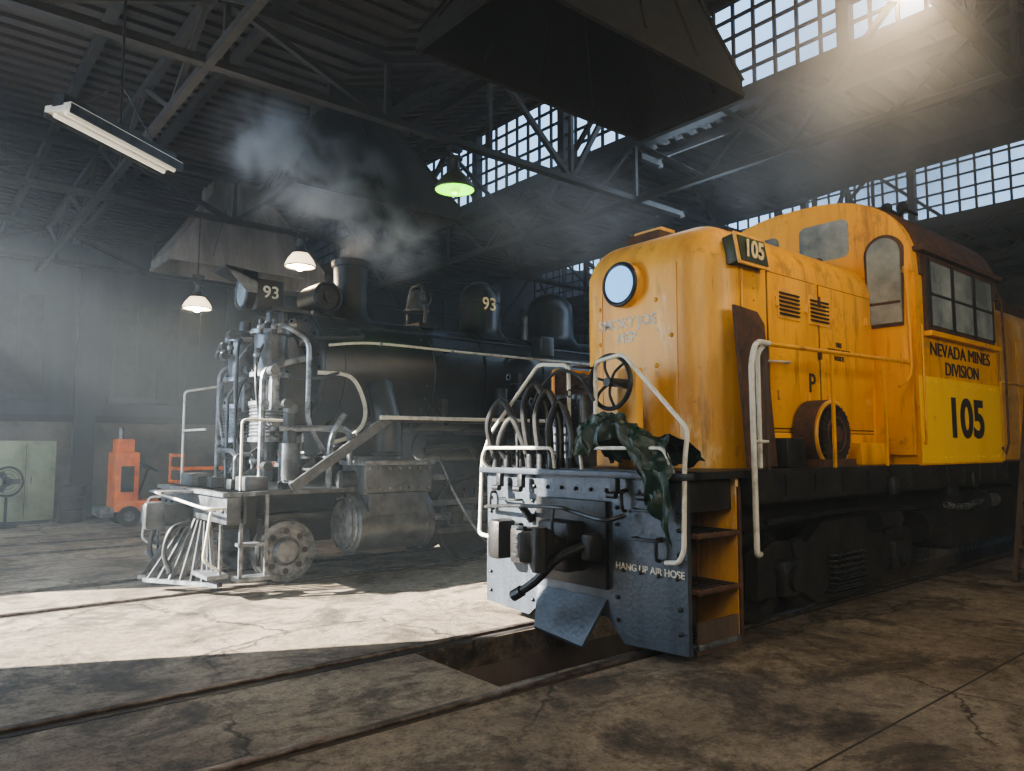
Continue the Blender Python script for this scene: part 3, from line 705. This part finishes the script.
def spoked(g,x,y,z,r,s2,m1,m2,n=12,cw=False):
    g.lathe((x,y,z),(0,s2,0),[(-.09,r*.86),(-.09,r+.03),(-.06,r+.03),(-.05,r),(.06,r*.985),(.06,r*.86),(-.09,r*.86)],m1,40,False)
    g.lathe((x,y,z),(0,s2,0),[(-.08,r*.78),(.05,r*.78),(.05,r*.87),(-.08,r*.87),(-.08,r*.78)],m2,40,False)
    g.cyl((x,y-s2*.1,z),(x,y+s2*.1,z),r*.22,m2);g.cyl((x,y,z),(x,y+s2*.14,z),r*.12,m1)
    for k in range(n):
        a=2*math.pi*k/n;d=V((math.cos(a),0,math.sin(a)))
        g.beam(V((x,y,z))+d*r*.15,V((x,y,z))+d*r*.82,.05,r*.10,m2)
    if cw:
        pts=[(x+r*.8*math.cos(a),y-.05,z+r*.8*math.sin(a)) for a in [math.radians(200+14*i) for i in range(11)]];g.poly(pts,(0,.1,0),m2)
g=G('leading_truck')
lx=4.2
for s2 in (-1,1):
    y=YS+s2*.75
    g.lathe((lx,y,.43),(0,s2,0),[(-.09,.30),(-.09,.45),(-.06,.45),(-.05,.42),(.06,.415),(.065,.35),(.03,.34),(.03,.20),(.07,.17),(.10,.15),(.11,.02)],'silver',40)
    for k in range(8):
        a=2*math.pi*k/8;g.cyl((lx+.27*math.cos(a),y+s2*.02,.43+.27*math.sin(a)),(lx+.27*math.cos(a),y+s2*.036,.43+.27*math.sin(a)),.042,'black',seg=14)
    g.ring((lx,y+s2*.035,.43),(0,1,0),.34,.02,'silver',36)
g.cyl((lx,YS-.8,.43),(lx,YS+.8,.43),.08,'black');g.bb((3.8,YS-.5,.5),(5.0,YS+.5,.85),'black')
g.bb((3.85,YS-1.0,.88),(4.8,YS-.6,.95),'dsteel');g.bb((3.72,YS-1.02,.3),(3.76,YS-.95,.9),'dsteel')
g.done(S)
g=G('cylinders')
for s2 in (-1,1):
    y=YS+s2*1.24
    g.lathe((4.85,y,.80),(1,0,0),[(-.08,.18),(-.06,.34),(0,.37),(.02,.43),(.08,.43),(.09,.40),(1.1,.40),(1.11,.43),(1.2,.43),(1.22,.2)],'cyl',40)
    g.lathe((4.76,y,.80),(1,0,0),[(0,.02),(.0,.20),(.02,.30),(.06,.33)],'silver',36)
    g.ring((4.84,y,.80),(1,0,0),.35,.02,'silver',36)
    for k in range(12): a=k*math.pi/6;g.sph((4.82,y+.37*math.cos(a),.80+.37*math.sin(a)),.022,'silver',seg=6)
    g.bb((5.0,y-.38,.8),(5.95,y+.38,1.22),'cyl',bev=.03);g.bb((4.95,y-.34,1.2),(6.05,y+.34,1.62),'cyl',bev=.03)
    g.bb((4.92,y-.38,1.6),(6.08,y+.38,1.66),'silver',bev=.01)
    for k in range(7):
        for zz in (1.28,1.55): g.sph((5.02+k*.16,y+s2*.35,zz),.022,'silver',seg=6)
    g.cyl((4.75,y,1.4),(4.95,y,1.4),.13,'dsteel');g.cyl((6.05,y,1.4),(6.5,y,1.4),.05,'silver')
    g.tube([(5.5,y,1.66),(5.5,y-s2*.05,2.2),(5.55,y-s2*.35,2.75)],.2,'boiler',16)
    g.ring((5.5,y,1.75),(0,0,1),.21,.03,'dsteel')
    g.bb((5.2,YS+s2*.4,.8),(5.9,YS+s2*1.0,1.6),'black')
    g.bb((6.05,y-.06,.97),(7.5,y+.06,1.05),'cyl');g.bb((6.05,y-.06,.55),(7.5,y+.06,.63),'cyl')
    g.box((6.8,y,.80),(.4,.16,.3),'dsteel',bev=.02);g.cyl((6.05,y,.80),(6.7,y,.80),.05,'silver')
    g.beam((6.8,y+s2*.06,.80),(9.9,y,.6),.07,.16,'cyl')
    g.beam((7.3,YS+s2*1.02,.52),(12.0,YS+s2*1.02,.52),.06,.13,'cyl')
    g.pipe([(6.1,y,1.8),(7.0,y,1.9),(7.4,y,1.2),(9,y,1.2)],.05,'dsteel')
g.done(S)
g=G('driving_wheels')
for x in (7.35,8.9,10.45,12.0):
    for s2 in (-1,1): spoked(g,x,YS+s2*.76,.69,.66,s2,'dsteel','black',14,True)
    g.cyl((x,YS-.8,.69),(x,YS+.8,.69),.1,'black')
g.bb((6.5,YS-.4,.6),(13,YS+.4,1.6),'black')
g.done(S)
g=G('running_board')
for s2 in (-1,1):
    y=YS+s2*1.3
    g.bb((5.35,y-.25,2.22),(12.6,y+.25,2.27),'dsteel');g.tube([(5.2,y+s2*.24,2.26),(12.6,y+s2*.24,2.30)],.03,'white',sm=1)
    for xx in (-.19,.19):
        g.beam((3.95,y+xx,1.32),(5.38,y+xx,2.26),.05,.13,'dsteel' if xx*s2<0 else 'cyl')
    for k in range(6): t=(k+.5)/6;g.box((3.95+1.43*t,y,1.32+.94*t),(.2,.36,.03),'cyl')
    for x in (6.5,8.5,10.5): g.beam((x,y,2.2),(x,YS+s2*.85,2.6),.04,.05,'black')
    g.cyl((7.6,y-s2*.1,1.85),(10.8,y-s2*.1,1.85),.24,'black',seg=24)
    for x in (7.6,9.2,10.8): g.ring((x,y-s2*.1,1.85),(1,0,0),.24,.015,'dsteel')
g.cyl((6.6,9.6,2.35),(6.6,9.6,2.6),.06,'dsteel')
g.tube([(6.2,9.15,1.7),(6.5,9.1,1.1),(6.9,9.0,.5),(7.4,8.9,.15),(7.9,9.1,.05)],.02,'silver')
g.box((9.2,9.35,2.9),(.7,.35,.6),'rust',bev=.03)
for k in range(4): g.box((9.3-.1*k,9.15,3.25-.18*k),(.45,.2,.03),'rust')
g.box((8.7,9.6,3.6),(.3,.3,.35),'dsteel',bev=.03);g.cyl((8.2,9.6,2.7),(8.2,9.6,3.1),.1,'dsteel')
g.box((7.8,9.35,2.45),(.28,.26,.34),'dsteel',bev=.04);g.cyl((7.6,9.4,2.3),(7.6,9.4,2.8),.1,'dsteel')
g.done(S)
g=G('engine_cab')
prof=[(-1.5,1.7),(-1.5,4.0),(-1.2,4.35),(-.6,4.6),(0,4.68),(.6,4.6),(1.2,4.35),(1.5,4.0),(1.5,1.7)]
g.poly([(13.0,YS+a,b) for a,b in prof],(1.9,0,0),'black');g.poly([(12.8,YS+a*1.05,b+.05) for a,b in prof[1:-1]],(2.4,0,0),'boiler')
for x in (13.2,14.0): g.bb((x,YS-1.53,2.9),(x+.6,YS-1.49,3.7),'glass')
g.done(S)
g=G('tender_body')
g.bb((15.3,YS-1.45,1.2),(20.5,YS+1.45,3.4),'boiler',bev=.05);g.bb((15.2,YS-1.4,.95),(20.6,YS+1.4,1.2),'black')
for x in (16.3,17.4,18.8,19.9):
    for s2 in (-1,1): g.lathe((x,YS+s2*.75,.46),(0,s2,0),[(-.06,.46),(-.03,.46),(0,.43),(.08,.42),(.09,.1)],'black',28)
g.done(S)
# ------------------------------------------------------------ lamps
def light(name,typ,loc,e,col,size=.1,parent=None,rot=None,sy=None):
    l=bpy.data.lights.new(name,typ);l.energy=e;l.color=col
    if typ=='AREA':
        l.size=size
        if sy: l.shape='RECTANGLE';l.size_y=sy
    elif typ!='SUN': l.shadow_soft_size=size
    o=bpy.data.objects.new(name,l);o.location=loc;C.collection.objects.link(o)
    if rot: o.rotation_euler=rot
    if parent: o.parent=parent;o.matrix_parent_inverse=Matrix.Translation(-parent.location)
    return o
def pendant(x,y,z,top,kind,e,r=.26):
    p=empty('pendant_lamp',(x,y,z));g=G('shade')
    w=kind=='w'
    g.lathe((x,y,z),(0,0,1),[(0,r),(.03,r+.005),(.12,r*.86),(.22,r*.55),(.28,r*.34)],'shadeg' if w else 'ngreen',32,False)
    if w:
        g.ring((x,y,z+.005),(0,0,1),r,.012,'dsteel',32,6);g.lathe((x,y,z+.22),(0,0,1),[(0,r*.57),(.06,r*.38),(.12,r*.3)],'dsteel',24,False)
    else: g.lathe((x,y,z+.004),(0,0,1),[(0,r*.98),(.10,r*.84),(.21,r*.5),(.22,.01)],'gbulb',32,False)
    g.cyl((x,y,z+.28),(x,y,z+.46),.07,'dsteel');g.cyl((x,y,z+.46),(x,y,z+.49),.12,'dsteel')
    for k in (-1,1): g.cyl((x+k*.08,y,z+.49),(x+k*.08,y,z+.60),.012,'dsteel',seg=6)
    g.box((x,y,z+.62),(.22,.12,.08),'dsteel',bev=.02)
    g.cyl((x,y,z+.6),(x,y,top),.012,'dsteel',seg=8)
    g.sph((x,y,z+.03),.09,'bulb' if w else 'gbulb',seg=14);g.done(p)
    light('bulb_light','POINT',(x,y,z-.10),e,(1,.8,.55) if w else (.6,1,.15),.08,p)
pendant(6.15,8.7,5.62,6.35,'g',5,.29)
pendant(4.95,11.35,4.78,7.3,'w',90,.24)
pendant(4.35,14.7,4.5,6.3,'w',170,.26)
pendant(7.15,2.7,6.22,6.95,'w',200,.28)
p=empty('fluorescent_fixture',(1.62,8.3,5.0));g=G('housing')
a=V((1.02,7.92,5.05));b=V((2.24,8.70,5.0))
d=(b-a).normalized();n=V((-d.y,d.x,0))
g.beam(a,b,.32,.06,'lampin');g.beam(a+V((0,0,.07)),b+V((0,0,.07)),.14,.12,'dsteel')
for s2 in (-1,1):
    g.beam(a+n*.16*s2+V((0,0,-.03)),b+n*.16*s2+V((0,0,-.03)),.02,.09,'dsteel')
    g.cyl(a+n*.07*s2+V((0,0,-.06))+d*.03,b+n*.07*s2+V((0,0,-.06))-d*.03,.022,'tubeoff',seg=12)
m_=(a+b)/2
g.cyl(m_+V((0,0,.1)),(m_.x,m_.y,7.3),.015,'dsteel',seg=8);g.cyl(a+d*.2+V((0,0,.1)),m_+V((0,0,.6)),.008,'dsteel',seg=6);g.cyl(b-d*.2+V((0,0,.1)),m_+V((0,0,.6)),.008,'dsteel',seg=6)
g.done(p)
# ------------------------------------------------------------ background equipment
p=empty('electric_tow_tractor',(4.9,20.3,0));g=G('tractor_body')
x,y=4.25,19.6
g.box((x+.65,y,.46),(1.8,.95,.24),'oeq',bev=.04);g.box((x,y,1.05),(.52,.85,1.35),'oeq',bev=.04);g.box((x+.0,y-.43,1.1),(.28,.02,.6),'black')
g.box((x-.02,y,1.86),(.38,.55,.36),'oeq',bev=.04);g.cyl((x-.1,y-.1,2.0),(x-.1,y-.1,2.3),.05,'silver')
g.ring((x+.55,y,1.35),(.5,0,1),.22,.025,'black');g.cyl((x+.3,y,.6),(x+.55,y,1.35),.03,'black');g.box((x+1.05,y,.68),(.45,.5,.16),'black',bev=.03);g.box((x+1.3,y,.95),(.08,.5,.45),'black',bev=.03)
for xx in (x+.05,x+1.25):
    for s2 in (-1,1): g.cyl((xx,y+s2*.38,.24),(xx,y+s2*.52,.24),.24,'black');g.cyl((xx,y+s2*.525,.24),(xx,y+s2*.53,.24),.12,'silver')
g.box((x-.4,y,.34),(.3,.85,.22),'silver',bev=.03);g.done(p)
p=empty('platform_cart',(6.4,18.3,0));g=G('cart_body')
x,y=6.3,18.2
g.box((x,y,.82),(2.6,1.0,.14),'oeq',bev=.02);g.box((x,y,.66),(2.4,.8,.14),'black')
for xx in (x-.95,x+.95):
    for s2 in (-1,1): g.lathe((xx,y+s2*.42,.3),(0,s2,0),[(0,.30),(.08,.30),(.09,.18),(.1,.05)],'black',24)
    g.box((xx,y,.46),(.12,.7,.3),'oeq')
for zz in (1.05,1.35,1.65): g.cyl((x+1.25,y-.48,zz),(x+1.25,y+.48,zz),.035,'oeq');g.cyl((x-1.25,y-.48,zz),(x-1.25,y+.48,zz),.035,'oeq')
for s2 in (-1,1): g.pipe([(x+1.25,y+s2*.48,.75),(x+1.25,y+s2*.48,1.75)],.035,'oeq');g.pipe([(x-1.25,y+s2*.48,.75),(x-1.25,y+s2*.48,1.35),(x+1.25,y+s2*.48,1.35)],.03,'oeq');g.cyl((x-1.25,y+s2*.48,1.3),(x-1.25,y+s2*.48,1.7),.035,'oeq')
g.box((x-.3,y,1.05),(.7,.6,.34),'wood',bev=.02);g.box((x+.5,y,1.0),(.4,.5,.25),'dsteel',bev=.03)
g.done(p)
g=G('storage_cabinet');x,y=2.55,21.6
g.bb((x-.7,y-.3,.08),(x+.55,y+.35,2.0),'gcab',bev=.02);g.bb((x-.08,y-.315,.15),(x-.07,y-.3,1.95),'black')
g.bb((x-.6,y-.32,.2),(x-.12,y-.3,1.9),'gcab',bev=.01);g.bb((x,y-.32,.2),(x+.48,y-.3,1.9),'gcab',bev=.01);g.box((x+.04,y-.34,1.05),(.03,.04,.2),'silver')
g.bb((x-.7,y-.3,0),(x+.55,y+.35,.08),'black');g.done()
g=G('shop_fan');fx=2.05;g.ring((fx,20.6,1.05),(.3,-1,0),.33,.03,'black');[g.ring((fx,20.6,1.05),(.3,-1,0),r,.008,'dsteel',24,5) for r in (.1,.18,.26)]
g.cyl((fx,20.68,1.05),(fx+.03,20.5,1.05),.08,'dsteel')
for k in range(3):
    a=k*2.09;g.box((fx+.15*math.cos(a),20.62,1.05+.15*math.sin(a)),(.22,.02,.12),'dsteel',rot=(0,-a,0))
g.cyl((fx,20.65,.05),(fx,20.65,.72),.03,'black');g.cyl((fx,20.65,0),(fx,20.65,.05),.25,'black');g.done()
for x,y in ((3.45,21.2),(3.6,21.85)):
    g=G('steel_drum');g.lathe((x,y,0),(0,0,1),[(0,.28),(.02,.29),(.28,.285),(.3,.3),(.32,.285),(.6,.285),(.62,.3),(.64,.285),(.86,.285),(.88,.29),(.88,.26),(.86,.25)],'black',28);g.done()
g=G('shop_bench');x,y=8.2,21.5
g.bb((x-1,y-.4,.85),(x+1.2,y+.4,.93),'wood')
for xx in (x-.95,x+1.1):
    for yy in (y-.35,y+.3): g.bb((xx,yy,0),(xx+.08,yy+.08,.85),'wood')
g.box((x,y,1.1),(.5,.4,.32),'dsteel',bev=.03);g.done()
g=G('access_ladder')
for yy in (2.95,3.5): g.beam((11.9,yy,0),(13.5,yy,4.4),.06,.14,'wood')
for k in range(14): t=(k+.5)/14;g.box((11.9+1.6*t,3.22,4.4*t),(.2,.5,.04),'wood')
g.done()
# ------------------------------------------------------------ haze / smoke
def volmat(name,dens,an,col=(1,1,1),puff=False,lo=.35,hi=.7,sc=1.6):
    m=bpy.data.materials.new(name);m.use_nodes=True;nt=m.node_tree;nt.nodes.clear();L=nt.links
    o=nt.nodes.new('ShaderNodeOutputMaterial');v=nt.nodes.new('ShaderNodeVolumePrincipled')
    v.inputs['Color'].default_value=(*col,1);v.inputs['Density'].default_value=dens;v.inputs['Anisotropy'].default_value=an
    L.new(v.outputs[0],o.inputs['Volume'])
    if puff:
        tc=nt.nodes.new('ShaderNodeTexCoord');ge=nt.nodes.new('ShaderNodeNewGeometry')
        n=nt.nodes.new('ShaderNodeTexNoise');n.inputs['Scale'].default_value=sc;n.inputs['Detail'].default_value=4;n.inputs['Distortion'].default_value=.7
        L.new(ge.outputs['Position'],n.inputs['Vector'])
        mr=nt.nodes.new('ShaderNodeMapRange');mr.inputs['From Min'].default_value=lo;mr.inputs['From Max'].default_value=hi;mr.inputs['To Max'].default_value=dens
        L.new(n.outputs['Fac'],mr.inputs[0])
        ln=nt.nodes.new('ShaderNodeVectorMath');ln.operation='LENGTH';L.new(tc.outputs['Object'],ln.inputs[0])
        fo=nt.nodes.new('ShaderNodeMapRange');fo.interpolation_type='SMOOTHSTEP';fo.inputs['From Min'].default_value=.15;fo.inputs['From Max'].default_value=1.0;fo.inputs['To Min'].default_value=1;fo.inputs['To Max'].default_value=0
        L.new(ln.outputs['Value'],fo.inputs[0])
        mu=nt.nodes.new('ShaderNodeMath');mu.operation='MULTIPLY';L.new(mr.outputs[0],mu.inputs[0]);L.new(fo.outputs[0],mu.inputs[1]);L.new(mu.outputs[0],v.inputs['Density'])
    return m
def puffs(name,lst,m):
    p=empty(name,lst[0][:3])
    for i,(x,y,z,rx,ry,rz) in enumerate(lst):
        g=G('puff_%d'%(i+1));g.sph((0,0,0),1,m,seg=20);o=g.done()
        o.parent=p;o.location=(x-lst[0][0],y-lst[0][1],z-lst[0][2]);o.scale=(rx,ry,rz)
g=G('haze');g.bb((X0+.01,Y0+.01,.001),(X1-.01,Y1-.3,ZL-.3),volmat('haze_air',.006,.2,(.80,.91,1)));g.done()
puffs('smoke_plume',[(5.5,10.6,5.1,.45,.45,.6),(5.4,10.4,5.6,.9,.8,.7),(4.9,10.1,5.9,1.2,.9,.8),(4.2,9.9,5.7,1.2,.9,.9),(3.9,10.1,6.2,1.0,.9,.8),(6.1,10.2,5.1,.9,.9,.8)],volmat('steam_smoke',1.9,.1,(.97,.98,1),True,.40,.68,1.9))
puffs('exhaust_haze',[(10.0,4.6,6.1,3.4,2.6,1.25),(8.0,3.5,5.9,2.2,1.8,1.1),(12.5,5.0,6.2,3.4,3,1.2),(9.0,9.6,6.0,2.6,2.2,1.2)],volmat('exhaust_smoke',.42,.1,(1,.95,.90),True,.30,.72,.7))
# ------------------------------------------------------------ lighting
w=bpy.data.worlds.new('World');C.scene.world=w;w.use_nodes=True
bg=w.node_tree.nodes['Background'];bg.inputs[0].default_value=(.40,.65,1,1);bg.inputs[1].default_value=1.9
sd=V((.90,-.43,-.52)).normalized()
s=light('sun','SUN',(-10,15,12),48,(1,.93,.80));s.data.angle=.01
s.rotation_euler=sd.to_track_quat('-Z','Y').to_euler()
def aim(o,t): o.rotation_euler=(V(t)-o.location).to_track_quat('-Z','Y').to_euler()
o=light('doorway_daylight','AREA',(-1.3,10.8,3.2),460,(.66,.82,1),3.9,sy=5.6);aim(o,(6,8.5,2))
o=light('front_fill_light','AREA',(-1.2,1.5,4.5),280,(1,.90,.72),4,sy=3);aim(o,(8.5,4.5,1.6))  # added warm fill aimed at the diesel; the wall is closed here
o=light('side_fill_light','AREA',(6.5,-6.5,5),620,(1,.88,.68),7,sy=3);aim(o,(8.5,4.5,1.2))  # added fill for the diesel's near side; this wall has no windows
o=light('far_left_fill_light','AREA',(-1.2,18.5,3.2),190,(.75,.87,1),3,sy=3.5);aim(o,(5,20,.8))  # added fill to brighten the orange tractor; no doorway behind it
o=light('clerestory_daylight','AREA',(10.0,8,8.4),420,(.62,.8,1),1.5,sy=18)
o.rotation_euler=V((-.8,0,-.6)).to_track_quat('-Z','Y').to_euler()
# ------------------------------------------------------------ camera
cd=bpy.data.cameras.new('camera');cam=bpy.data.objects.new('camera',cd);C.collection.objects.link(cam)
cam.location=(0,0,1.85);cd.sensor_width=36;cd.lens=26.0;cd.clip_start=.05;cd.clip_end=300
p=math.radians(4.75);f=V((.640*math.cos(p),.768*math.cos(p),math.sin(p)))
cam.rotation_euler=f.to_track_quat('-Z','Y').to_euler();C.scene.camera=cam
try: C.scene.view_settings.look='AgX - Medium High Contrast'
except Exception: pass
